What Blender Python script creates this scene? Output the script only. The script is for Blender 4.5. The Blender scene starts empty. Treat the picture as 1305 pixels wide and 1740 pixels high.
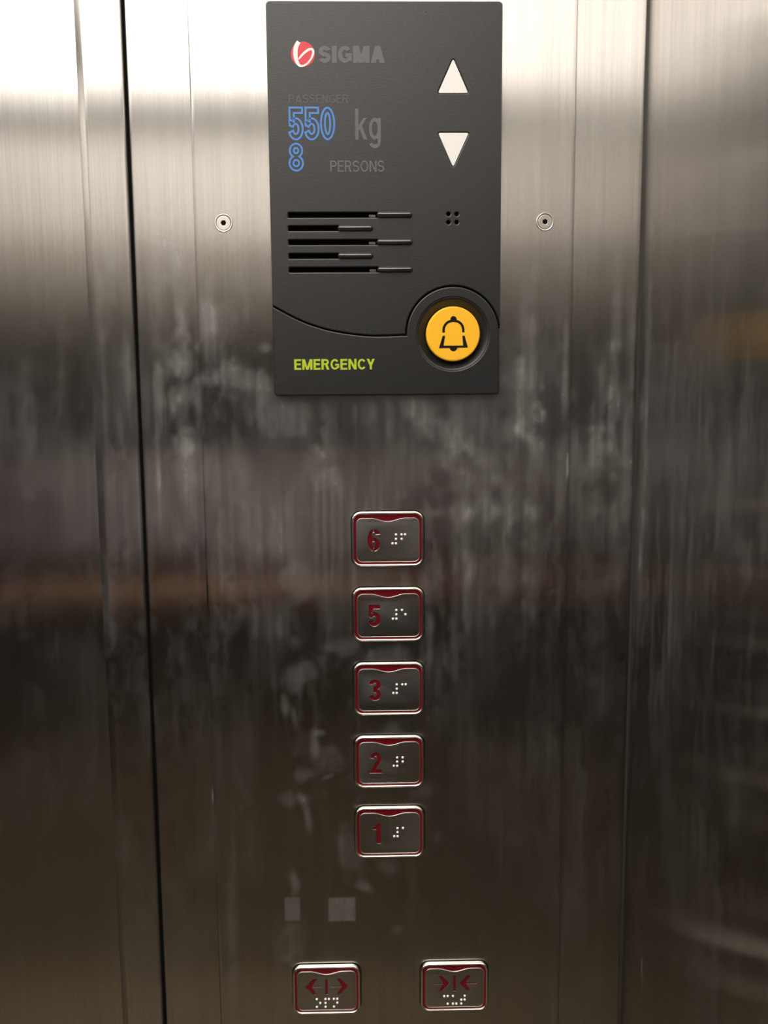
import bpy, bmesh, math
import numpy as np
from mathutils import Matrix, Vector
from mathutils.geometry import tessellate_polygon

S = bpy.context.scene
COL = S.collection

# ------------------------------------------------------------------ camera, world, exposure
CAM_Z = 1.41
CAM = Vector((-0.010, -0.450, CAM_Z))
def look(pitch, yaw, roll):
    p, y, r = (math.radians(a) for a in (pitch, yaw, roll))
    F = Vector((math.sin(y) * math.cos(p), math.cos(y) * math.cos(p), -math.sin(p)))
    R = F.cross(Vector((0, 0, 1))).normalized(); U = R.cross(F)
    R2 = math.cos(r) * R + math.sin(r) * U; U2 = -math.sin(r) * R + math.cos(r) * U
    return Matrix(((R2.x, U2.x, -F.x, CAM.x), (R2.y, U2.y, -F.y, CAM.y), (R2.z, U2.z, -F.z, CAM.z), (0, 0, 0, 1)))
cd = bpy.data.cameras.new('camera'); cam = bpy.data.objects.new('camera', cd); COL.objects.link(cam)
cd.sensor_fit = 'HORIZONTAL'; cd.sensor_width = 36; cd.lens = 36 * 1407 / 1305; cd.clip_start = 0.01
cam.matrix_world = look(6.788, 1.073, -0.419)
S.camera = cam
W = bpy.data.worlds.new('world'); S.world = W; W.use_nodes = True
W.node_tree.nodes['Background'].inputs[0].default_value = (0, 0, 0, 1)
S.view_settings.view_transform = 'Standard'; S.view_settings.look = 'None'
S.view_settings.gamma = 1; S.view_settings.use_curve_mapping = False
S.view_settings.exposure = 0.0
S.cycles.max_bounces = 16; S.cycles.glossy_bounces = 14; S.cycles.diffuse_bounces = 5
S.cycles.use_denoising = True
S.cycles.sample_clamp_indirect = 6.0
LAMP = 5.2                      # radiance of the ceiling diffuser
LAMP_COL = (1.0, 0.945, 0.875)
CEIL_Z, REAR_Y, LEFT_X, RIGHT_X = 2.10, -1.50, -1.28, 0.1378
DIFF_Y = (-1.37, -0.08); DIFF_X = (-1.10, 0.115)

# ------------------------------------------------------------------ noise for grime
def vnoise(x, y, seed=0):
    xi = np.floor(x).astype(np.int64); yi = np.floor(y).astype(np.int64)
    fx = x - xi; fy = y - yi
    fx = fx * fx * (3 - 2 * fx); fy = fy * fy * (3 - 2 * fy)
    def h(i, j):
        n = (i * 374761393 + j * 668265263 + seed * 974711) & 0xffffffff
        n = ((n ^ (n >> 13)) * 1274126177) & 0xffffffff
        return ((n ^ (n >> 16)) & 0xffff) / 65535.0
    a = h(xi, yi); b = h(xi + 1, yi); c = h(xi, yi + 1); d = h(xi + 1, yi + 1)
    return (a * (1 - fx) + b * fx) * (1 - fy) + (c * (1 - fx) + d * fx) * fy
def fbm(x, y, seed=0, n=4):
    t = np.zeros_like(x); a = .5
    for k in range(n):
        t += a * vnoise(x * 2 ** k, y * 2 ** k, seed + 17 * k); a *= .5
    return t / (1 - .5 ** n)
def sstep(a, b, x):
    t = np.clip((x - a) / (b - a), 0, 1); return t * t * (3 - 2 * t)
# finger marks and wiped streaks: centre x, z, radius x, z (mm, from the camera's axis), tilt, strength
SMEAR = [(-85.5,44.9,4.4,18.5,0,0.5),(-91.4,7.8,2.5,15.7,0,0.5),(-78.5,49.5,5.6,13.8,10,0.3),(-54.2,35.2,2.5,2.2,0,0.6),(-70.6,20.1,12.6,4.7,-10,0.35),(-45.8,1.2,14.2,8.8,0,0.35),(-61.3,13.8,9.4,9.4,0,0.2),(25.5,0.7,7.0,11.1,20,0.5),(43.0,-10.5,3.8,8.9,20,0.45),(46.3,-18.5,5.8,7.0,0,0.35),(60.7,-21.8,5.1,5.1,0,0.5),(55.8,-5.9,22.4,15.9,0,0.2),(-21.0,-30.7,6.4,11.2,25,0.55),(-15.4,-42.0,3.2,4.5,0,0.5),(-25.7,-22.7,3.8,4.5,0,0.35),(-42.2,-53.1,3.2,3.9,0,0.35),(86.5,19.1,4.5,38.0,2,0.45),(89.6,-18.9,5.8,11.2,0,0.55),(81.3,0.3,4.5,19.1,0,0.35),(56.0,-41.1,9.7,13.0,0,0.25),(72.2,-47.7,16.2,9.8,20,0.25),(38.3,-44.1,4.5,4.5,0,0.3),(43.1,-53.9,9.7,3.3,0,0.3),(49.7,-76.9,4.6,16.5,0,0.35),(56.2,-83.5,2.6,8.3,0,0.5),(72.5,-83.7,8.2,23.3,0,0.25),(90.4,-80.6,3.9,26.6,0,0.35),(35.0,-93.2,4.9,10.0,0,0.3),(33.4,-119.9,1.6,13.5,0,0.45),(-47.4,-72.6,12.9,8.2,0,0.25),(-34.9,-90.8,11.4,6.6,0,0.3),(-54.9,-115.4,13.0,8.4,0,0.25),(-39.2,-146.0,8.2,6.1,0,0.45),(-47.8,-164.6,2.0,4.8,5,0.6),(-43.6,-168.1,1.3,4.8,10,0.45),(-28.2,-178.7,2.7,2.1,0,0.8),(-31.6,-185.5,2.0,6.2,0,0.45),(-23.5,-194.3,6.0,6.3,0,0.25),(-36.9,-202.9,4.0,2.8,0,0.4),(-24.6,-204.8,2.7,1.1,20,0.6),(-14.3,-129.4,8.2,4.0,15,0.4),(10.3,-133.1,8.2,3.4,0,0.4),(11.7,-177.5,7.3,5.5,0,0.4),(31.6,-214.5,6.7,3.5,0,0.4),(-38.9,-217.9,2.7,2.8,0,0.7),(-37.4,-225.7,1.7,7.1,10,0.45),(-47.3,-218.5,6.7,3.5,0,0.3),(-44.9,-266.7,2.4,5.4,0,0.7),(-45.7,-306.7,6.2,11.1,0,0.3),(-4.2,-272.1,4.1,2.9,-30,0.6),(-14.2,-251.0,6.8,10.8,0,0.3),(9.5,-258.7,5.1,5.4,0,0.3),(36.7,-243.0,2.7,5.0,0,0.3),(14.4,-298.8,3.4,2.9,0,0.3),(-81.5,-304.1,2.7,37.0,0,0.3),(125.7,-8.9,5.8,2.9,0,0.6),(123.4,-22.3,4.8,12.9,0,0.5),(133.8,15.7,1.9,41.3,0,0.6),(141.1,-19.3,2.6,32.3,3,0.55),(128.7,25.1,3.2,12.6,0,0.3),(106.6,19.0,1.3,22.1,0,0.6),(143.3,18.8,1.3,31.7,0,0.6),(137.5,-64.6,3.3,33.1,0,0.3),(121.6,-84.2,6.6,40.2,0,0.2),(-111.8,7.9,1.9,12.6,0,0.5),(-114.2,-36.3,1.0,12.8,0,0.6),(-98.8,20.3,4.4,28.2,0,0.5),(-97.9,-26.9,3.8,22.4,0,0.4),(-106.1,32.7,6.2,18.6,0,0.25),(-99.2,93.4,9.2,12.0,0,0.3),(-111.7,87.5,3.7,18.1,0,0.25),(-101.0,78.4,3.1,12.1,0,0.35),(-134.8,87.6,5.5,15.0,0,0.3),(-128.2,26.7,1.9,15.5,0,0.4),(109.0,-28.6,.5,5.0,0,1.2),(-90.5,-216,.5,3.6,0,.9)]
TAPE = [(-25.7, -292.8, -9.9, -277.9, .38), (-50.9, -292.1, -41.6, -277.4, .3)]       # square tape residues
SMEAR_SIDE = [(9, 12, 4, 52, 0, .5), (10, -62, 3.5, 36, 0, .35), (6, -120, 2, 60, 0, .2), (36, 20, 5, 20, 0, .2), (30, -303, .7, 7, 8, .9)]
def grime(x, z, smears, tapes=(), base=1.0):
    """dirt film 0..1 over a sheet, x and z in mm"""
    wx = (fbm(x / 7, z / 9, 3) - .5); wz = (fbm(x / 7, z / 9, 8) - .5)
    streak = fbm(x / 2.2, z / 60, 21, 3)
    cloud = fbm(x / 38, z / 55, 5, 4)
    fine = fbm(x / 3.5, z / 7, 31, 3)
    zone = .35 + .65 * np.exp(-((z + 45) / 110) ** 2)
    wisp = fbm(x / 5 + 3 * wx, z / 26 + 2 * wz, 47, 4)
    f = base * zone * (.16 * sstep(.40, .70, cloud) * (.25 + streak) + .10 * sstep(.48, .78, wisp) * (.3 + streak) + .03 * sstep(.5, .8, streak))
    for (cx, cz, rx, rz, a, am) in smears:
        m = (np.abs(x - cx) < 2.6 * max(rx, rz)) & (np.abs(z - cz) < 2.6 * max(rx, rz))
        if not m.any(): continue
        t = math.radians(a); dx = x[m] - cx; dz = z[m] - cz
        u = (dx * math.cos(t) + dz * math.sin(t)) / rx; v = (-dx * math.sin(t) + dz * math.cos(t)) / rz
        k = min(1.0, min(rx, rz) / 5)
        r = np.sqrt(u * u + v * v) + 2.4 * k * wx[m] + 1.8 * wz[m]
        f[m] += .55 * am * sstep(1.9, .0, r) * (.42 + .5 * streak[m] + .4 * (fine[m] - .5))
    for (x0, z0, x1, z1, am) in tapes:
        e = np.minimum(np.minimum(x - x0, x1 - x), np.minimum(z - z0, z1 - z))
        f += am * sstep(-.3, .5, e) * (.5 + .5 * fine)
    return np.clip(f, 0, 1)

# ------------------------------------------------------------------ materials
def new_mat(name):
    m = bpy.data.materials.new(name); m.use_nodes = True
    nt = m.node_tree; nt.nodes.clear()
    out = nt.nodes.new('ShaderNodeOutputMaterial')
    return m, nt, out
def principled(name, col, rough=.5, metal=0.0, spec=.5, coat=0, bump=0, bscale=900, emis=None):
    m, nt, out = new_mat(name)
    b = nt.nodes.new('ShaderNodeBsdfPrincipled')
    b.inputs['Base Color'].default_value = (*col, 1); b.inputs['Roughness'].default_value = rough
    b.inputs['Metallic'].default_value = metal; b.inputs['Specular IOR Level'].default_value = spec
    b.inputs['Coat Weight'].default_value = coat; b.inputs['Coat Roughness'].default_value = .15
    if emis:
        b.inputs['Emission Color'].default_value = (*emis[0], 1); b.inputs['Emission Strength'].default_value = emis[1]
    if bump:
        tc = nt.nodes.new('ShaderNodeTexCoord'); n = nt.nodes.new('ShaderNodeTexNoise'); n.inputs['Scale'].default_value = bscale
        n.inputs['Detail'].default_value = 3
        bp = nt.nodes.new('ShaderNodeBump'); bp.inputs['Strength'].default_value = bump; bp.inputs['Distance'].default_value = .0002
        nt.links.new(tc.outputs['Object'], n.inputs['Vector']); nt.links.new(n.outputs['Fac'], bp.inputs['Height'])
        nt.links.new(bp.outputs['Normal'], b.inputs['Normal'])
    nt.links.new(b.outputs[0], out.inputs[0]); return m
def brushed(name, col=(.445, .43, .41), rough=.215, aniso=-.72, film=True, film_gain=1.0, grain=1.0):
    """steel with vertical brushing: reflections smear sideways; a dirt film scatters more broadly"""
    m, nt, out = new_mat(name); N = nt.nodes.new; L = nt.links.new
    geo = N('ShaderNodeNewGeometry')
    cr = N('ShaderNodeVectorMath'); cr.operation = 'CROSS_PRODUCT'; cr.inputs[1].default_value = (0, 0, 1)
    L(geo.outputs['True Normal'], cr.inputs[0])
    mp = N('ShaderNodeMapping'); mp.inputs['Scale'].default_value = (1400, 1400, 9)
    L(geo.outputs['Position'], mp.inputs['Vector'])
    n = N('ShaderNodeTexNoise'); n.inputs['Scale'].default_value = 1; n.inputs['Detail'].default_value = 3
    L(mp.outputs[0], n.inputs['Vector'])
    mp2 = N('ShaderNodeMapping'); mp2.inputs['Scale'].default_value = (120, 120, 4)
    L(geo.outputs['Position'], mp2.inputs['Vector'])
    n2 = N('ShaderNodeTexNoise'); n2.inputs['Scale'].default_value = 1; n2.inputs['Detail'].default_value = 4
    L(mp2.outputs[0], n2.inputs['Vector'])
    ad = N('ShaderNodeMath'); ad.operation = 'ADD'; L(n.outputs['Fac'], ad.inputs[0]); L(n2.outputs['Fac'], ad.inputs[1])
    rg = N('ShaderNodeMapRange'); rg.inputs['From Min'].default_value = .7; rg.inputs['From Max'].default_value = 1.3
    rg.inputs['To Min'].default_value = 1 - .085 * grain; rg.inputs['To Max'].default_value = 1 + .085 * grain
    L(ad.outputs[0], rg.inputs['Value'])
    vm = N('ShaderNodeVectorMath'); vm.operation = 'SCALE'; vm.inputs[0].default_value = col; L(rg.outputs[0], vm.inputs['Scale'])
    g = N('ShaderNodeBsdfAnisotropic'); g.inputs['Roughness'].default_value = rough; g.inputs['Anisotropy'].default_value = aniso
    L(vm.outputs[0], g.inputs['Color']); L(cr.outputs[0], g.inputs['Tangent'])
    last = g.outputs[0]
    if film:
        at = N('ShaderNodeAttribute'); at.attribute_name = 'film'
        gain = N('ShaderNodeMath'); gain.operation = 'MULTIPLY'; gain.inputs[1].default_value = film_gain; gain.use_clamp = True
        L(at.outputs['Fac'], gain.inputs[0])
        g2 = N('ShaderNodeBsdfAnisotropic'); g2.inputs['Roughness'].default_value = .58; g2.inputs['Color'].default_value = (.48, .472, .462, 1)
        d = N('ShaderNodeBsdfDiffuse'); d.inputs['Color'].default_value = (.30, .293, .283, 1)
        mx = N('ShaderNodeMixShader'); mx.inputs[0].default_value = .45; L(g2.outputs[0], mx.inputs[1]); L(d.outputs[0], mx.inputs[2])
        mx2 = N('ShaderNodeMixShader'); L(gain.outputs[0], mx2.inputs[0]); L(last, mx2.inputs[1]); L(mx.outputs[0], mx2.inputs[2])
        last = mx2.outputs[0]
    L(last, out.inputs[0]); return m
M = {}
M['steel'] = brushed('brushed_steel')
M['steel_clean'] = brushed('brushed_steel_car', film=False)
M['button_steel'] = brushed('button_steel', film=True, rough=.22)
M['chrome'] = principled('polished_chrome', (.86, .82, .76), .12, 1.0)
M['steel_edge'] = principled('cut_steel_edge', (.75, .70, .64), .3, 1.0)
M['screw'] = principled('satin_screw_steel', (.58, .55, .51), .30, 1.0)
M['gap'] = principled('gap_shade_black', (.004, .004, .004), .9, spec=.1)  # flat black standing for the shade inside gaps and recesses
M['black'] = principled('black_grained_plastic', (.0105, .0107, .0105), .36, spec=.5, bump=.25, bscale=1600)
M['blackgloss'] = principled('black_smooth_plastic', (.022, .022, .022), .28, spec=1.0)
M['red'] = principled('dark_red_plastic', (.135, .004, .010), .22, spec=.5)
M['yellow'] = principled('yellow_plastic', (.95, .49, .018), .38, spec=.4)
M['ink'] = principled('black_ink', (.006, .005, .004), .7, spec=.15)
M['white'] = principled('white_plastic', (.80, .79, .76), .4)
M['braille'] = principled('bright_braille', (.9, .9, .86), .25)
M['logo_red'] = principled('red_print', (.62, .025, .045), .45)
M['logo_white'] = principled('white_print', (.8, .78, .74), .45)
M['blue'] = principled('blue_print', (.055, .20, .56), .5)
M['greyprint'] = principled('grey_print', (.095, .095, .102), .5)
M['greydim'] = principled('dim_grey_print', (.062, .062, .064), .5)
M['lime'] = principled('lime_print', (.42, .52, .012), .5)
M['lamp'] = principled('lamp_diffuser', (.8, .8, .8), .5, emis=(LAMP_COL, LAMP))
M['ceil'] = principled('ceiling_paint', (.55, .53, .49), .5)
M['floor'] = principled('brown_vinyl', (.20, .155, .098), .45)
M['wood'] = principled('added_rail_wood', (.40, .22, .14), .4)  # brown of the added rail, tints a reflected band
M['added_belt'] = principled('added_belt_grey', (.30, .26, .27), .35)  # lilac-grey of the added panel, meant only for the reflections
M['corner_shade'] = principled('corner_shade_grey', (.030, .028, .024), .45)  # shade of the corner put into the colour
M['alu'] = principled('frame_aluminium', (.6, .59, .57), .35, 1.0)

# ------------------------------------------------------------------ mesh helpers
def link(name, me, mat=None, parent=None):
    o = bpy.data.objects.new(name, me); COL.objects.link(o)
    if mat is not None: me.materials.append(M[mat] if isinstance(mat, str) else mat)
    if parent is not None: o.parent = parent
    return o
def obj(name, bm, mat, parent=None, smooth=False, loc=None):
    me = bpy.data.meshes.new(name)
    bmesh.ops.recalc_face_normals(bm, faces=bm.faces)
    if smooth:
        for f in bm.faces: f.smooth = True
    bm.to_mesh(me); bm.free()
    o = link(name, me, mat, parent)
    if loc is not None: o.location = loc
    return o
def empty(name, loc):
    o = bpy.data.objects.new(name, None); COL.objects.link(o); o.location = loc; o.empty_display_size = .01; return o
def tag(o, label=None, cat=None, group=None, kind=None):
    if label: o['label'] = label
    if cat: o['category'] = cat
    if group: o['group'] = group
    if kind: o['kind'] = kind
    return o
mm = .001
def P(x, z, d): return (x * mm, -d * mm, z * mm)           # plan mm + height towards the viewer
def area(lp): return .5 * sum(a[0] * b[1] - b[0] * a[1] for a, b in zip(lp, lp[1:] + lp[:1]))
def orient(lp, ccw=True):
    lp = [tuple(p[:2]) for p in lp]
    return lp if (area(lp) > 0) == ccw else lp[::-1]
def inset(lp, b):
    n = len(lp); o = []
    for i in range(n):
        p, q, r = Vector(lp[i - 1]), Vector(lp[i]), Vector(lp[(i + 1) % n])
        e1 = (q - p).normalized(); e2 = (r - q).normalized()
        n1 = Vector((-e1.y, e1.x)); n2 = Vector((-e2.y, e2.x))
        h = n1 + n2
        if h.length < 1e-6: h = n1
        h.normalize(); c = max(.35, h.dot(n1))
        o.append(tuple(q + h * (b / c)))
    return o
def rrect(cx, cz, w, h, r, n=6):
    o = []
    for k, (sx, sz) in enumerate(((1, 1), (-1, 1), (-1, -1), (1, -1))):
        for i in range(n + 1):
            a = math.pi / 2 * (k + i / n)
            o.append((cx + sx * (w / 2 - r) + r * math.cos(a), cz + sz * (h / 2 - r) + r * math.sin(a)))
    return o
def circ(cx, cz, r, n=48, a0=0): return [(cx + r * math.cos(a0 + 2 * math.pi * i / n), cz + r * math.sin(a0 + 2 * math.pi * i / n)) for i in range(n)]
def plate(bm, outer, holes=(), d0=0, d1=1, b=0.0, back=False):
    """flat piece with holes, front at d1, edges rounded off by b"""
    loops = [orient(outer, True)] + [orient(h, False) for h in holes]
    fr = [inset(l, b) if b else l for l in loops]
    tris = tessellate_polygon([[Vector((x, z, 0)) for x, z in l] for l in fr])
    fv = [[bm.verts.new(P(x, z, d1)) for x, z in l] for l in fr]
    flat = [v for l in fv for v in l]
    for t in tris:
        try: bm.faces.new([flat[i] for i in t])
        except ValueError: pass
    bv = None
    for l, f in zip(loops, fv):
        rings = [f]
        if b:
            l2 = inset(l, b * .3)
            rings.append([bm.verts.new(P(x, z, d1 - b * .3)) for x, z in l2])
            rings.append([bm.verts.new(P(x, z, d1 - b)) for x, z in l])
        rings.append([bm.verts.new(P(x, z, d0)) for x, z in l])
        for a, c in zip(rings, rings[1:]):
            n = len(a)
            for i in range(n): bm.faces.new((a[i], a[(i + 1) % n], c[(i + 1) % n], c[i]))
    if back:
        t0 = [bm.verts.new(P(x, z, d0)) for l in loops for x, z in l]
        for t in tessellate_polygon([[Vector((x, z, 0)) for x, z in l] for l in loops]):
            try: bm.faces.new([t0[i] for i in reversed(t)])
            except ValueError: pass
def plate_obj(name, outer, holes, d0, d1, b, mat, parent, back=False):
    bm = bmesh.new(); plate(bm, outer, holes, d0, d1, b, back); return obj(name, bm, mat, parent)
def sweep(bm, path_at, prof):
    """ring: prof = [(inset, height)], path_at(inset) -> loop"""
    rings = [[bm.verts.new(P(x, z, d)) for x, z in path_at(i)] for i, d in prof]
    for a, c in zip(rings, rings[1:]):
        n = len(a)
        for i in range(n): bm.faces.new((a[i], a[(i + 1) % n], c[(i + 1) % n], c[i]))
def box(bm, x0, x1, y0, y1, z0, z1):
    v = [bm.verts.new(p) for p in ((x0, y0, z0), (x1, y0, z0), (x1, y1, z0), (x0, y1, z0), (x0, y0, z1), (x1, y0, z1), (x1, y1, z1), (x0, y1, z1))]
    for f in ((0, 1, 2, 3), (4, 5, 6, 7), (0, 1, 5, 4), (1, 2, 6, 5), (2, 3, 7, 6), (3, 0, 4, 7)): bm.faces.new([v[i] for i in f])
# lettering: glyphs drawn as strokes and polygons in a box one unit high
def el(cx, cz, rx, rz, a0, a1, n=None):
    n = n or max(4, int(abs(a1 - a0) / 9))
    return [(cx + rx * math.cos(math.radians(a0 + (a1 - a0) * i / n)), cz + rz * math.sin(math.radians(a0 + (a1 - a0) * i / n))) for i in range(n + 1)]
def ring(cx, cz, rx, rz, w): return [el(cx, cz, rx + w / 2, rz + w / 2, 0, 351, 39), el(cx, cz, rx - w / 2, rz - w / 2, 0, 351, 39)]
def stroke(pts, w):
    """outline of a mitred stroke"""
    L, R = [], []; n = len(pts)
    for i in range(n):
        q_ = Vector(pts[i]); e1 = (q_ - Vector(pts[i - 1])).normalized() if i else None; e2 = (Vector(pts[i + 1]) - q_).normalized() if i < n - 1 else None
        e1 = e1 or e2; e2 = e2 or e1; n1, n2 = Vector((-e1.y, e1.x)), Vector((-e2.y, e2.x)); h = (n1 + n2).normalized(); o = h * (w / 2 / max(.4, h.dot(n1)))
        L.append(tuple(q_ + o)); R.append(tuple(q_ - o))
    return L + R[::-1]
def rc(x0, x1, z0, z1): return [(x0, z0), (x1, z0), (x1, z1), (x0, z1)]
def glyph(ch, t):
    """(width, [(outline, counters)]) with stroke weight t"""
    a = t / 2; h = t * .88
    if ch == 'S':
        w = .70; r_ = (1 - h) / 4; return w, [(stroke(el(w / 2, 1 - h / 2 - r_, w / 2 - a, r_, 12, 270) + el(w / 2, h / 2 + r_, w / 2 - a, r_, 90, -168)[1:], h), [])]
    if ch == 'I': return t, [(rc(0, t, 0, 1), [])]
    if ch == 'G':
        w = .80; return w, [(stroke(el(w / 2, .5, w / 2 - a, .5 - h / 2, 38, 318) + [(w - a, .24), (w - a, .46), (w * .53, .46)], h), [])]
    if ch == 'M':
        w = .92; d_ = [(0, 1), (t * 1.2, 1), (w / 2 + t * .5, 0), (w / 2 - t * .5, 0)]
        return w, [(rc(0, t, 0, 1), []), (rc(w - t, w, 0, 1), []), (d_, []), ([(w - x, z) for x, z in d_], [])]
    if ch == 'A':
        w = .80; d_ = [(0, 0), (t * 1.08, 0), (w / 2 + t * .55, 1), (w / 2 - t * .55, 1)]
        return w, [(d_, []), ([(w - x, z) for x, z in d_], []), (rc(w * .22, w * .78, .2, .2 + h), [])]
    if ch in 'PR':
        w = .68; zb = .42 if ch == 'P' else .44; r_ = (1 - h / 2 - zb - h / 2) / 2; zc = 1 - h / 2 - r_
        o = [(rc(0, t, 0, 1), []), (stroke([(a, 1 - h / 2), (w - a - r_, 1 - h / 2)] + el(w - a - r_, zc, r_, r_, 84, -84) + [(w - a - r_, zc - r_), (a, zc - r_)], h), [])]
        if ch == 'R': o.append(([(w * .45, zb + h * .3), (w * .45 + t * 1.15, zb + h * .3), (w + .03, 0), (w + .03 - t * 1.15, 0)], [])); w += .03
        return w, o
    if ch == 'E':
        w = .62; return w, [(rc(0, t, 0, 1), []), (rc(a, w, 0, h), []), (rc(a, w, 1 - h, 1), []), (rc(a, w * .93, .52 - h / 2, .52 + h / 2), [])]
    if ch == 'N':
        w = .74; return w, [(rc(0, t, 0, 1), []), (rc(w - t, w, 0, 1), []), ([(0, 1), (t * 1.1, 1), (w, 0), (w - t * 1.1, 0)], [])]
    if ch == 'O': w = .84; g = ring(w / 2, .5, w / 2 - a, .5 - h / 2, h); return w, [(g[0], [g[1]])]
    if ch == 'C': w = .78; return w, [(stroke(el(w / 2, .5, w / 2 - a, .5 - h / 2, 38, 322), h), [])]
    if ch == 'Y':
        w = .74; d_ = [(0, 1), (t * 1.1, 1), (w / 2 + a, .40), (w / 2 - a, .36)]; return w, [(d_, []), ([(w - x, z) for x, z in d_], []), (rc(w / 2 - a, w / 2 + a, 0, .42), [])]
    if ch == 'k':
        w = .56; return w, [(rc(0, t, 0, 1), []), ([(a, .20), (a, .38), (w - t * 1.2, .70), (w - .02, .70)], []), ([(t * 1.05, .42), (w - t * 1.15, 0), (w, 0), (t * 1.75, .53)], [])]
    if ch == 'g':
        w = .56; g = ring(w / 2, .355, w / 2 - a, .355 - h / 2, h); return w, [(g[0], [g[1]]), (rc(w - t, w, -.08, .70), []), (stroke([(w - a, -.02)] + el(w / 2, -.08, w / 2 - a, .20 - h / 2, 0, -165), h), [])]
    if ch == '0': w = .56; g = ring(w / 2, .5, w / 2 - a, .5 - h / 2, h); return w, [(g[0], [g[1]])]
    if ch == '8':
        w = .58; lo_ = ring(w / 2, .285, w / 2 - a, .285 - h / 2, h); up_ = ring(w / 2, .765, w / 2 - a * 1.25, .235 - h / 2 + .03, h)
        zc = .54; out = [p for p in lo_[0] if p[1] < zc]; ou = [p for p in up_[0] if p[1] > zc]
        out = sorted(out, key=lambda p: math.atan2(p[1] - .285, p[0] - w / 2) if math.atan2(p[1] - .285, p[0] - w / 2) < math.pi / 2 else math.atan2(p[1] - .285, p[0] - w / 2) - 2 * math.pi)
        ou = sorted(ou, key=lambda p: math.atan2(p[1] - .765, p[0] - w / 2) if math.atan2(p[1] - .765, p[0] - w / 2) > -math.pi / 2 else math.atan2(p[1] - .765, p[0] - w / 2) + 2 * math.pi)
        return w, [(ou + out, [lo_[1], up_[1]])]
    if ch == '5': w = .58; return w, [(stroke([(w - .03, 1 - h / 2), (.07 + a * .6, 1 - h / 2), (.03 + a, .50)] + el(w / 2 - .01, .33, w / 2 - a, .33 - h / 2, 138, -160), h * 1.05), [])]
    if ch == '2': w = .58; r_ = .29 - h / 2; return w, [(stroke(el(w / 2, 1 - h / 2 - r_, w / 2 - a, r_, 176, -28) + [(a + .04, h / 2), (w, h / 2)], h * 1.05), [])]
    if ch == '3':
        w = .58; c = w / 2; zu, ru, zl, rl, m_ = .745, .255, .275, .275, .53
        au = math.degrees(math.asin((m_ - zu) / ru)); al = math.degrees(math.asin(min(1, (m_ - zl) / rl)))
        o = el(c, zu, c * .96, ru, 172, au) + el(c, zl, c, rl, al, -172)
        o += el(c, zl, c - t, rl - h, -172, 80) + [(c - .07, zl + rl - h), (c - .07, zu - ru + h)] + el(c, zu, c * .96 - t, ru - h, -80, 172)
        return w, [(o, [])]
    if ch == '1': w = .38; return w, [([(w - t, 0), (w, 0), (w, 1), (w - t * .72, 1), (w - t * 1.1, .885), (w - t * 1.7, .84), (0, .825), (0, .70), (w - t, .70)], [])]
    if ch == '6':                                   # stencil cut: halves with a web between
        w = .58; c = w / 2; g = .03
        left = el(c, .5, c, .5, 94, 266) + [(c - g, 0), (c - g, h * .8)] + el(c, .30, c - t, .30 - h * .85, 262, 98) + [(c - g, .545), (c - g, .60)] + el(c, .71, c - t, .155, 215, 98) + [(c - g, .87), (c - g, 1)]
        hook = [(c + g, .87), (c + g, 1)] + el(c, .745, c, .255, 84, 6) + el(c, .745, c - t * 1.02, .13, 6, 82)
        bowl = [(c + g, .61)] + el(c, .305, c, .305, 82, -84) + [(c + g, 0), (c + g, h * .8)] + el(c, .30, c - t, .30 - h * .85, -82, 82) + [(c + g, .545)]
        return w, [(left, []), (hook, []), (bowl, [])]
def text_shapes(s, x0, x1, z0, z1, t, gap=.12):
    """word fitted to a rectangle (mm): [(outline, counters)]"""
    x, out = 0, []
    for ch in s:
        w, sh = glyph(ch, t)
        out += [([(px + x, pz) for px, pz in o], [[(px + x, pz) for px, pz in k] for k in hs]) for o, hs in sh]; x += w + gap - (.06 if ch == 'C' else 0)
    al_ = [p for o, _ in out for p in o]; mx = min(p[0] for p in al_); Mx = max(p[0] for p in al_); mz = min(p[1] for p in al_); Mz = max(p[1] for p in al_)
    f = lambda p: (x0 + (p[0] - mx) / (Mx - mx) * (x1 - x0), z0 + (p[1] - mz) / (Mz - mz) * (z1 - z0))
    return [([f(p) for p in o], [[f(p) for p in k] for k in hs]) for o, hs in out]
def word(name, s, x0, x1, z0, z1, d, mat, parent, t=.16, outline=0.0, gap=.12, h=.12):
    bm = bmesh.new()
    for k, (l, hs) in enumerate(text_shapes(s, x0, x1, z0, z1, t, gap)):
        if outline:
            for lp in [l] + hs:
                lp = orient(lp, True); plate(bm, inset(lp, -outline / 2), [inset(lp, outline / 2)], d - .3, d + h)
        else: plate(bm, l, hs, d - .3, d + h + .004 * (k % 7))
    return obj(name, bm, mat, parent)
def ribbon(pts, ws, n=8):
    """smooth tapered stroke through pts -> closed outline"""
    P_ = [Vector(p) for p in pts]; P_ = [2 * P_[0] - P_[1]] + P_ + [2 * P_[-1] - P_[-2]]
    W_ = [ws[0]] + list(ws) + [ws[-1]]; c, w = [], []
    for i in range(1, len(P_) - 2):
        for k in range(n):
            t = k / n; a, b, e, f = P_[i - 1:i + 3]
            c.append(.5 * (2 * b + (e - a) * t + (2 * a - 5 * b + 4 * e - f) * t * t + (3 * b - a - 3 * e + f) * t ** 3)); w.append(W_[i] * (1 - t) + W_[i + 1] * t)
    c.append(P_[-2]); w.append(W_[-2]); L, R = [], []
    for i, p in enumerate(c):
        t = (c[min(i + 1, len(c) - 1)] - c[max(i - 1, 0)]).normalized(); nn = Vector((-t.y, t.x)) * w[i] / 2
        L.append(p + nn); R.append(p - nn)
    return L, R
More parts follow.
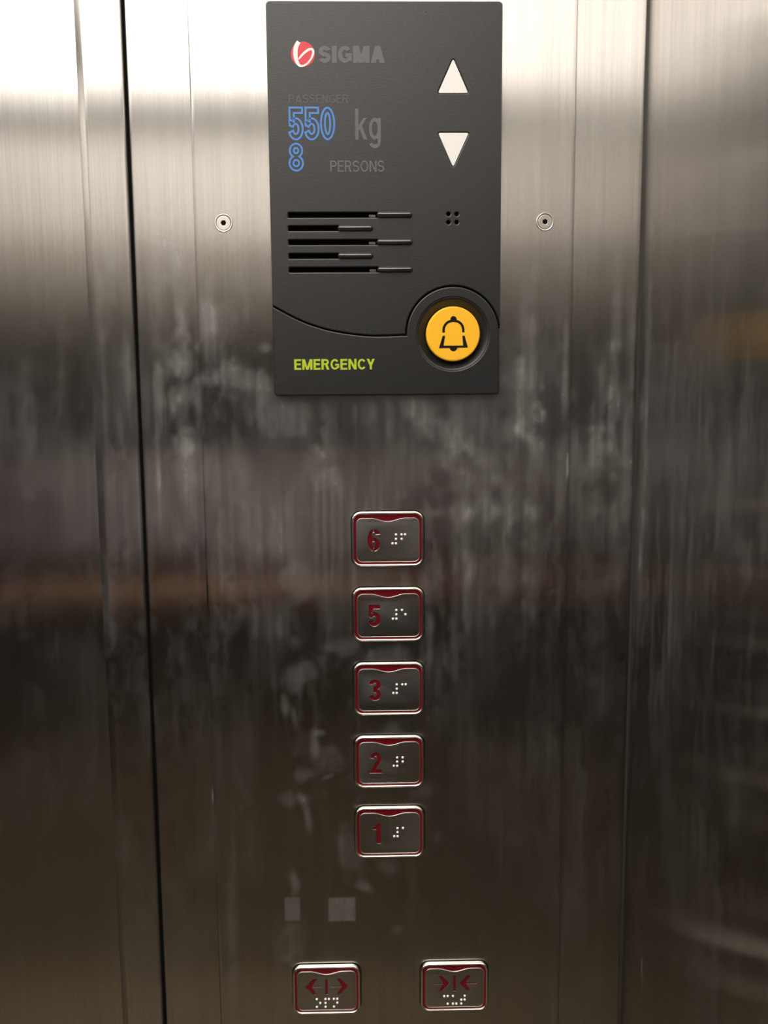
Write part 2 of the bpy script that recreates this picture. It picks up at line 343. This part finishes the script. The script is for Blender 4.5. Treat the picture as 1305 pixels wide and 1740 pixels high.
def ribbon_faces(bm, pts, ws, d0, d1, n=8):
    L, R = ribbon(pts, ws, n)
    a = [[bm.verts.new(P(p.x, p.y, d)) for p in side] for side, d in ((L, d1), (R, d1), (L, d0), (R, d0))]
    for i in range(len(L) - 1):
        bm.faces.new((a[0][i], a[0][i + 1], a[1][i + 1], a[1][i]))
        bm.faces.new((a[0][i], a[0][i + 1], a[2][i + 1], a[2][i])); bm.faces.new((a[1][i], a[1][i + 1], a[3][i + 1], a[3][i]))
    for i in (0, len(L) - 1): bm.faces.new((a[0][i], a[1][i], a[3][i], a[2][i]))

ZD = np.unique(np.round(np.concatenate([np.arange(0.0, CAM_Z - .40, .08), np.arange(CAM_Z - .40, CAM_Z + .26, .0011), np.arange(CAM_Z + .26, CEIL_Z, .08), [CEIL_Z]]), 5))
def sheet(name, prof, mat, film=None, zs=ZD, parent=None, smooth=True):
    """vertical sheet metal: prof = [(x, y)] swept along z, with a dirt-film attribute"""
    prof = np.array(prof); n, k = len(prof), len(zs)
    co = np.zeros((k, n, 3)); co[:, :, 0] = prof[None, :, 0]; co[:, :, 1] = prof[None, :, 1]; co[:, :, 2] = zs[:, None]
    i = np.arange(k - 1)[:, None] * n + np.arange(n - 1)[None, :]
    q = np.stack([i, i + 1, i + n + 1, i + n], -1).reshape(-1, 4)
    me = bpy.data.meshes.new(name); me.vertices.add(n * k); me.vertices.foreach_set('co', co.ravel())
    me.loops.add(q.size); me.loops.foreach_set('vertex_index', q.ravel())
    me.polygons.add(len(q)); me.polygons.foreach_set('loop_start', np.arange(0, q.size, 4)); me.polygons.foreach_set('loop_total', np.full(len(q), 4))
    me.update(calc_edges=True)
    if film is not None:
        a = me.attributes.new('film', 'FLOAT', 'POINT'); a.data.foreach_set('value', film(co.reshape(-1, 3)).astype(np.float32))
    me.polygons.foreach_set('use_smooth', np.full(len(q), smooth))
    return link(name, me, mat, parent)
def lin(a, b, step): return list(np.linspace(a, b, max(2, int(abs(b - a) / step) + 1)))
def front_film(c): return grime(c[:, 0] / mm + 10, (c[:, 2] - CAM_Z) / mm, SMEAR, TAPE)
def side_film(c): return grime(-c[:, 1] / mm, (c[:, 2] - CAM_Z) / mm, SMEAR_SIDE, base=1.0)
def arc(cx, cy, r, a0, a1, n=5): return [(cx + r * math.cos(math.radians(a0 + (a1 - a0) * i / n)), cy + r * math.sin(math.radians(a0 + (a1 - a0) * i / n))) for i in range(n + 1)]

# ------------------------------------------------------------------ the car: walls, door, ceiling, floor
WY = .0022                                    # wall sheet lies this far behind the faceplate
r = .0012
pr = [(-.1324, .045)] + arc(-.1324 + r, WY + r, r, 180, 270)[0:] + [(x, WY) for x in lin(-.1324 + r, RIGHT_X - .0036, .0011)[1:-1]] + arc(RIGHT_X - .0036, WY + .0028, .0028, 270, 355, 6) + [(RIGHT_X - .0007, .03)]
tag(sheet('wall_front', pr, 'steel', front_film), 'brushed steel return panel either side of the button faceplate', kind='structure')
bm = bmesh.new(); box(bm, RIGHT_X - .0030, RIGHT_X + .001, .0031, .03, 0, CEIL_Z); tag(obj('trim_4', bm, 'corner_shade'), 'dark strip standing for the shade in the corner between panel and side wall', kind='structure')  # dark strip put in for the shading of the rounded corner return
pr = [(RIGHT_X, .028)] + [(RIGHT_X, -y) for y in lin(-WY, .17, .0016)] + [(RIGHT_X, -y) for y in lin(.2, -REAR_Y, .1)]
tag(sheet('wall_right', pr, 'steel', side_film), 'brushed steel side wall meeting the panel in the corner', kind='structure')
r = .0025; r2 = .0009; JR = -.1337
pr = [(-.1578, .06), (-.1578, .0028), (-.1576, .0020), (-.1572, .0015), (-.1545, .0004), (-.1540, .0001)] + [(x, 0) for x in lin(-.1535, JR - r2, .0011)[:-1]] + arc(JR - r2, r2, r2, 270, 360) + [(JR, .045)]
tag(sheet('trim_1', pr, 'steel', front_film), 'narrow rounded steel jamb strip left of the dark vertical gap', kind='structure')
bm = bmesh.new(); box(bm, -.1340, -.1318, .0027, .046, 0, CEIL_Z); tag(obj('trim_2', bm, 'gap'), 'thin black strip standing for the shade in the gap between jamb strip and panel', kind='structure')  # black box fills the gap, its shade put into the colour
def door_film(c): return grime(c[:, 0] / mm + 400, (c[:, 2] - CAM_Z) / mm, [], base=.55)
pr = [(x, .022) for x in lin(-1.04, -.36, .08)] + [(x, .022) for x in lin(-.35, -.150, .0016)]
tag(sheet('door_1', pr, 'steel', door_film), 'plain brushed steel sliding door leaf left of the jamb', kind='structure')
bm = bmesh.new(); box(bm, LEFT_X, -1.03, .0, .06, 0, CEIL_Z); tag(obj('trim_3', bm, 'steel_clean'), 'steel door jamb at the far side of the door', kind='structure')
bm = bmesh.new(); box(bm, LEFT_X - .02, LEFT_X, REAR_Y, .06, 0, CEIL_Z); tag(obj('wall_left', bm, 'steel_clean'), 'brushed steel car wall opposite the corner', kind='structure')
bm = bmesh.new(); box(bm, LEFT_X - .02, RIGHT_X + .02, REAR_Y - .02, REAR_Y, 0, CEIL_Z); rear = tag(obj('wall_rear', bm, 'steel_clean'), 'brushed steel rear wall of the lift car', kind='structure')
bm = bmesh.new(); box(bm, -.66, -.10, REAR_Y, REAR_Y + .004, 1.09, 1.32); obj('added_belt_panel', bm, 'added_belt', rear)  # unseen panel added so the steel reflects a paler band
bm = bmesh.new(); box(bm, LEFT_X - .02, RIGHT_X + .02, REAR_Y - .02, .06, CEIL_Z, CEIL_Z + .02); tag(obj('ceiling', bm, 'ceil'), 'pale ceiling of the lift car', kind='structure')
bm = bmesh.new(); box(bm, LEFT_X - .02, RIGHT_X + .02, REAR_Y - .02, .06, -.02, 0); tag(obj('floor', bm, 'floor'), 'brown vinyl floor of the lift car', kind='structure')
# ceiling lamp
cl = tag(empty('ceiling_lamp', ((DIFF_X[0] + DIFF_X[1]) / 2, (DIFF_Y[0] + DIFF_Y[1]) / 2, CEIL_Z)), 'large flat glowing panel lamp under the ceiling', 'lamp')
hx, hy = (DIFF_X[1] - DIFF_X[0]) / 2, (DIFF_Y[1] - DIFF_Y[0]) / 2
bm = bmesh.new(); box(bm, -hx, hx, -hy, hy, -.012, -.001); obj('diffuser', bm, 'lamp', cl)
bm = bmesh.new()
for a in ((-hx - .015, hx + .015, -hy - .015, -hy), (-hx - .015, hx + .015, hy, hy + .015), (-hx - .015, -hx, -hy, hy), (hx, hx + .015, -hy, hy)): box(bm, *a, -.018, 0)
obj('lamp_frame', bm, 'alu', cl)
# unseen rail added at the rear wall to put a brown band in the reflections
hr = tag(empty('added_rail', (-.42, REAR_Y, 1.0)), 'unseen wooden rail added on the rear wall for a brown reflected band', 'added_rail')
bm = bmesh.new(); bmesh.ops.create_cone(bm, cap_ends=True, segments=20, radius1=.022, radius2=.022, depth=.8, matrix=Matrix.Translation((0, .055, 0)) @ Matrix.Rotation(math.pi / 2, 4, 'Y')); obj('rail', bm, 'wood', hr, True)
for x in (-.32, .32):
    bm = bmesh.new(); bmesh.ops.create_cone(bm, cap_ends=True, segments=12, radius1=.009, radius2=.009, depth=.05, matrix=Matrix.Translation((x, .025, 0)) @ Matrix.Rotation(math.pi / 2, 4, 'X')); obj('bracket', bm, 'alu', hr, True)

# ------------------------------------------------------------------ faceplate with its two screws
fp = tag(empty('button_faceplate', (0, 0, 0)), 'tall brushed steel faceplate carrying the floor buttons and black display unit', 'panel')
r = .0012
pr = [(-.1000, WY)] + arc(-.1000 + r, r, r, 180, 270, 3) + [(x, 0) for x in lin(-.1 + r, .1 - r, .0011)[1:-1]] + arc(.1 - r, r, r, 270, 360, 3) + [(.1000, WY)]
sheet('plate_sheet', pr, 'steel', front_film, parent=fp)
def screw(x, z, rot):
    o = empty('screw', (x, 0, z)); o.parent = fp
    bm = bmesh.new(); plate(bm, circ(0, 0, 3.68, 40), [circ(0, 0, 1.45, 6, rot)], .02, .30, .14); h = obj('screw_head', bm, 'screw', o)
    bm = bmesh.new(); sweep(bm, lambda i: circ(0, 0, 4.75 - i, 40), [(0, .02), (.2, .26), (.32, .30), (1.0, .03)]); obj('countersink', bm, 'screw', o, True)
    bm = bmesh.new(); sweep(bm, lambda i: circ(0, 0, 3.95 - i, 40), [(0, .07), (.35, .075)]); obj('screw_groove', bm, 'gap', o)
    bm = bmesh.new(); plate(bm, circ(0, 0, 1.6, 6, rot), [], .01, .06); obj('hex_socket', bm, 'gap', o)
screw(-.0845, CAM_Z + .0996, .1); screw(.0845, CAM_Z + .0997, .5)

# ------------------------------------------------------------------ buttons
BW, BH = 39.6, 30.4
def plate_outline():
    x0, x1, z0, z1, rr = -17.2, 17.4, -12.7, 11.7, 3.2
    o = []
    for i in range(7): a = math.pi / 2 * i / 6; o.append((x1 - rr + rr * math.cos(a), z1 - rr + rr * math.sin(a)))
    for i in range(1, 24):
        x = 9.8 - 19.6 * i / 24; o.append((x, z1 - .95 * (1 + math.cos(math.pi * x / 9.8))))
    for cx, cz, k in ((x0 + rr, z1 - rr, 1), (x0 + rr, z0 + rr, 2), (x1 - rr, z0 + rr, 3)):
        for i in range(7): a = math.pi / 2 * (k + i / 6); o.append((cx + rr * math.cos(a), cz + rr * math.sin(a)))
    return o
DOTS_NUM = {'6': [(0, 0), (0, 1), (1, 0)], '5': [(0, 0), (1, 1)], '3': [(0, 0), (1, 0)], '2': [(0, 0), (0, 1)], '1': [(0, 0)]}
def arrow(tip, back, z, s):
    """chevron-headed arrow pointing along s"""
    x = tip; L = abs(back - tip)
    return [(x, z), (x - s * 4.6, z + 4.9), (x - s * 6.6, z + 4.9), (x - s * 3.9, z + .5), (x - s * L, z + .42), (x - s * L, z - .42), (x - s * 3.9, z - .5), (x - s * 6.6, z - 4.9), (x - s * 4.6, z - 4.9)]
def push_button(x, z, label, num=None, sym=None):
    b = tag(empty('push_button', (x, 0, z)), label, 'button', 'lift car push buttons')
    path = lambda i: rrect(0, 0, BW - 2 * i, BH - 2 * i, 5.2 - i, 8)
    bm = bmesh.new(); sweep(bm, path, [(0, .02), (0, 1.5), (.12, 2.05), (.42, 2.5), (.8, 2.62), (1.1, 2.5), (1.32, 2.2), (1.42, 1.2)]); obj('bezel', bm, 'chrome', b, True)
    bm = bmesh.new(); sweep(bm, lambda i: rrect(0, 0, BW + .9 - 2 * i, BH + .9 - 2 * i, 5.6 - i, 8), [(0, .015), (.05, .12), (.6, .12)]); obj('surround_seam', bm, 'gap', b)
    plate_obj('red_insert', path(1.2), [], .3, 1.45, 0, 'red', b)
    holes, islands = [], []
    if num:
        w = {'1': (-9.6, -5.2)}.get(num, (-11.0, -4.4))
        for l, hs in text_shapes(num, w[0], w[1], -6.6, 5.5, .195): holes.append(l); islands += hs
        dots = [(4.5, 2.45), (4.5, 0), (2.55, -2.45), (4.5, -2.45)] + [((7.6, 9.5)[c], 2.45 - 2.45 * r_) for c, r_ in DOTS_NUM[num]]
    elif sym == 'open':
        holes = [arrow(-12.4, -2.8, 2.1, -1), arrow(12.6, 2.6, 2.1, 1), rrect(.0, 1.95, 1.35, 9.6, .1, 1)]
        cells = [[(0, 0), (1, 1), (0, 2)], [(0, 0), (1, 0), (0, 1), (0, 2)], [(0, 0), (1, 0), (1, 1), (0, 2)]]
    else:
        holes = [arrow(-2.6, -12.4, 2.2, 1), arrow(3.0, 12.8, 2.2, -1), rrect(.1, 2.2, 1.3, 9.8, .1, 1)]
        cells = [[(0, 0), (1, 0), (1, 2)], [(0, 0), (0, 2), (1, 2)], [(1, 0), (0, 1), (1, 1), (0, 2)]]
    if sym: dots = [(x0 + 2.0 * c, -5.7 - 2.45 * r_) for x0, cell in zip((-5.9, -.8, 4.1), cells) for c, r_ in cell]
    bm = bmesh.new(); plate(bm, plate_outline(), holes, 1.2, 1.95, .16)
    for l in islands: plate(bm, l, [], 1.2, 1.95, .1)
    o = obj('cap_plate', bm, 'button_steel', b)
    co = np.array([(v.co.x, v.co.z) for v in o.data.vertices]) / mm
    a = o.data.attributes.new('film', 'FLOAT', 'POINT'); a.data.foreach_set('value', (.03 + .22 * sstep(.4, .8, fbm(co[:, 0] / 9 + x * 900, co[:, 1] / 14 + z * 700, 4))).astype(np.float32))
    bm = bmesh.new(); sweep(bm, lambda i: inset(orient(plate_outline()), i - .02), [(0, 1.7), (.05, 1.98), (.22, 2.02), (.3, 1.9)]); obj('plate_rim', bm, 'steel_edge', b, True)
    bm = bmesh.new()
    for (dx, dz) in dots:
        g = bmesh.ops.create_uvsphere(bm, u_segments=10, v_segments=8, radius=.70 * mm); bmesh.ops.translate(bm, verts=g['verts'], vec=P(dx, dz, 1.95))
    obj('braille_dots', bm, 'braille', b, True)
    return b
BX = .00035
for z, n, lb in ((-68.3, '6', 'steel floor button marked 6 in dark red, topmost of the column'), (-110.5, '5', 'steel floor button marked 5 in dark red, second from the top'),
                 (-153.0, '3', 'steel floor button marked 3 in dark red, in the middle of the column'), (-195.6, '2', 'steel floor button marked 2 in dark red, between 3 and 1'),
                 (-237.7, '1', 'steel floor button marked 1 in dark red, lowest of the column')):
    push_button(BX, CAM_Z + z * mm, lb, num=n)
push_button(-.0371, CAM_Z - .3343, 'steel door-open button with red arrows pointing apart', sym='open')
push_button(.0376, CAM_Z - .3340, 'steel door-close button with red arrows pointing together', sym='close')

# ------------------------------------------------------------------ black display unit
K = .9905; QX, QZ = 10.55, 109.45
DU = tag(empty('display_unit', (QX * K * mm - .010, 0, CAM_Z + QZ * K * mm)), 'tall black plastic display and intercom unit with printed load notice', 'display unit')
def q(x, z): return ((x - QX) * K, (z - QZ) * K)
D = 4.2
hw, hh = 121.2 * K / 2, 199.2 * K / 2
AX, AZ = q(46.0, 41.9)                          # centre of the alarm button
full = rrect(0, 0, 2 * hw, 2 * hh, 2.0, 5)
plate_obj('backing', rrect(0, 0, 2 * hw - .6, 2 * hh - .6, 2.0, 5), [], .05, 1.2, 0, 'gap', DU)
def groove(off, R):
    o = []; a0 = q(-50.2, 57.2); pts = [q(-49.9, 57.0), q(-38.5, 50.9), q(-29.2, 47.0), q(-16.8, 43.6), q(2.0, 41.2), q(20.6, 41.5)]
    pts[0] = (-hw, pts[0][1])
    L, _ = ribbon(pts, [2 * off] * len(pts)) if off > 0 else (None, ribbon(pts, [-2 * off] * len(pts))[1])
    o = [(p.x, p.y) for p in (L if off > 0 else _)]
    o[0] = (-hw, o[0][1])
    dz = o[-1][1] - AZ; st = math.pi - math.asin(dz / R)
    o = [p for p in o if p[0] < AX + R * math.cos(st) - .05]
    en = math.acos(min(1, hw / R * 1.0 - AX / R)) if (hw - AX) < R else 0.0
    n = 40
    return o + [(AX + R * math.cos(st + (en - st) * i / n), AZ + R * math.sin(st + (en - st) * i / n)) for i in range(n + 1)]
up = groove(.28, 25.1); lo = groove(-.28, 24.45)
top = [(p) for p in full if p[1] > 0]            # from the top right corner anticlockwise
bot = [(p) for p in full if p[1] < 0]
SL = [(103.5, 5.7, 24.4), (96.75, -14.9, 3.8), (89.65, 5.6, 24.5), (82.65, -15.0, 3.7), (75.55, 5.8, 24.5)]
holes = []
for z, xm, xr in SL:
    a, b_ = q(-40.6, z), q(xm + .6, z); holes.append(rrect((a[0] + b_[0]) / 2, a[1], b_[0] - a[0], 2.5, .35, 2))
for hx_, hz_ in ((43.5, 103.8), (47.8, 103.8), (43.5, 99.6), (47.8, 99.6)): c_ = q(hx_, hz_); holes.append(circ(c_[0], c_[1], .95, 14))
def tri(pts, r=.7, n=4):
    o = []
    for i in range(3):
        p, a, b_ = Vector(pts[i]), Vector(pts[i - 1]), Vector(pts[(i + 1) % 3])
        u, v = (a - p).normalized(), (b_ - p).normalized(); L_ = r / math.tan(u.angle(v) / 2)
        s, e, c_ = p + u * L_, p + v * L_, p
        for k in range(n + 1): t = k / n; o.append(tuple((1 - t) ** 2 * s + 2 * t * (1 - t) * c_ + t * t * e))
    return o
T_UP = tri([q(45.8, 181.2), q(37.9, 164.2), q(53.6, 164.2)]); T_DN = tri([q(38.0, 144.6), q(54.0, 144.6), q(45.9, 127.4)])
plate_obj('face_cover', top[:] + up, holes + [inset(orient(t), -.12) for t in (T_UP, T_DN)], .3, D, .62, 'black', DU)
dish_r = 19.1
plate_obj('emergency_cover', bot + lo[::-1], [circ(AX, AZ, dish_r, 64)], .3, D, .62, 'black', DU)
bm = bmesh.new(); sweep(bm, lambda i: circ(AX, AZ, dish_r + .1 - i, 64), [(0, D - .35), (.4, D - .3), (1.2, D - .9), (3.4, D - 2.6), (4.3, D - 3.0), (4.9, D - 3.9)]); obj('button_dish', bm, 'black', DU, True)
for z, xm, xr in SL:
    a, b_ = q(xm, z), q(xr, z)
    w, h = b_[0] - a[0], 2.9; cx = (a[0] + b_[0]) / 2
    bm = bmesh.new(); path = lambda i: rrect(cx, a[1], w - 2 * i, h - 2 * i, max(.05, 1.42 - i), 5)
    plate(bm, path(1.36), [], D + 1.95, D + 1.97); sweep(bm, path, [(0, D - .1), (0, D + .3), (.12, D + .75), (.36, D + 1.2), (.7, D + 1.6), (1.05, D + 1.86), (1.36, D + 1.97)])
    obj('louvre_bar', bm, 'blackgloss', DU, True)
    if xm > 0:
        s = q(xm - 4.2, z); bm = bmesh.new(); plate(bm, rrect(s[0] + 1.9, s[1] - .35, 3.6, 1.5, .3, 2), [], .5, D - 1.0, .2); obj('slot_web', bm, 'blackgloss', DU)
tag(plate_obj('up_arrow', T_UP, [], .5, D + .12, .15, 'white', DU), 'white triangle pointing up')
tag(plate_obj('down_arrow', T_DN, [], .5, D + .12, .15, 'white', DU), 'white triangle pointing down')
def qr(x0, x1, z0, z1): a, b_ = q(x0, z0), q(x1, z1); return a[0], b_[0], a[1], b_[1]
word('lettering', 'SIGMA', *qr(-23.4, 10.6, 178.9, 187.2), D, 'greyprint', DU, t=.27, gap=.05)
word('lettering', 'PASSENGER', *qr(-39.1, -8.4, 159.2, 163.5), D, 'greydim', DU, t=.15, gap=.13)
word('lettering', '550', *qr(-39.2, -15.9, 141.4, 157.1), D, 'blue', DU, t=.185, outline=.95, gap=.07)
word('lettering', '8', *qr(-39.4, -32.4, 125.9, 139.3), D, 'blue', DU, t=.185, outline=.95)
word('lettering', 'kg', *qr(-5.0, 8.2, 136.9, 156.6), D, 'greyprint', DU, t=.15, gap=.07)
word('lettering', 'PERSONS', *qr(-18.3, 9.9, 125.2, 130.9), D, 'greyprint', DU, t=.155, gap=.1)
word('lettering', 'EMERGENCY', *qr(-39.0, 4.1, 23.5, 29.1), D, 'lime', DU, t=.2, gap=.1)
lx, lz = q(-31.45, 183.2)
lg = plate_obj('logo_disc', circ(lx, lz, 6.05, 40), [], D - .3, D + .10, 0, 'logo_red', DU)
bm = bmesh.new()
Lp = lambda x, y: (lx + (x - 278) * .0497, lz - (y - 262) * .0497)
ribbon_faces(bm, [Lp(238, 142), Lp(212, 185), Lp(202, 245), Lp(208, 310), Lp(232, 362), Lp(268, 377), Lp(318, 355), Lp(362, 305), Lp(384, 250), Lp(376, 218), Lp(340, 218), Lp(292, 250), Lp(256, 285), Lp(234, 312)],
             [2.1, 2.2, 2.2, 1.9, 1.4, .95, .8, .85, 1.05, 1.1, 1.2, 1.1, .95, .7], D - .2, D + .16, 8)
obj('logo_stroke', bm, 'logo_white', lg)

# alarm button with its bell
ab = tag(empty('alarm_button', (DU.location.x + AX * mm, 0, DU.location.z + AZ * mm)), 'round yellow alarm button with a black bell symbol in a black dish', 'button')
bm = bmesh.new(); ck = lambda i: circ(0, 0, 14.25 - i, 64); sweep(bm, ck, [(0, .35), (0, D + .3), (.1, D + .65), (.35, D + .9), (.8, D + 1.0)]); plate(bm, ck(.8), [], D + .99, D + 1.0); obj('button_cap', bm, 'yellow', ab, False)
bm = bmesh.new(); Bp = lambda x, y: ((x - 645) * .0434, -(y - 712) * .0434); dB0, dB1 = D + .8, D + 1.06
dome = [Bp(530, 697), Bp(528, 665), Bp(536, 628), Bp(558, 592), Bp(594, 566), Bp(648, 556), Bp(702, 566), Bp(740, 592), Bp(761, 628), Bp(769, 665), Bp(768, 695)]
ribbon_faces(bm, dome, [1.3] * 11, dB0, dB1, 5)
plate(bm, [Bp(516, 738), Bp(530, 732), Bp(547, 738), Bp(528, 853), Bp(768, 853), Bp(757, 738), Bp(772, 732), Bp(786, 738), Bp(826, 876), Bp(820, 878), Bp(474, 884), Bp(473, 878)], [], dB0, dB1)
plate(bm, [Bp(608, 562)] + [Bp(649 + 38 * math.cos(a), 538 - 38 * math.sin(a)) for a in np.linspace(math.pi, 0, 14)] + [Bp(690, 562)], [], dB0, dB1 + .001)
plate(bm, [Bp(649 + 47 * math.cos(a), 874 - 47 * math.sin(a)) for a in np.linspace(math.pi, 2 * math.pi, 16)], [], dB0, dB1 + .001)
obj('bell_symbol', bm, 'ink', ab)
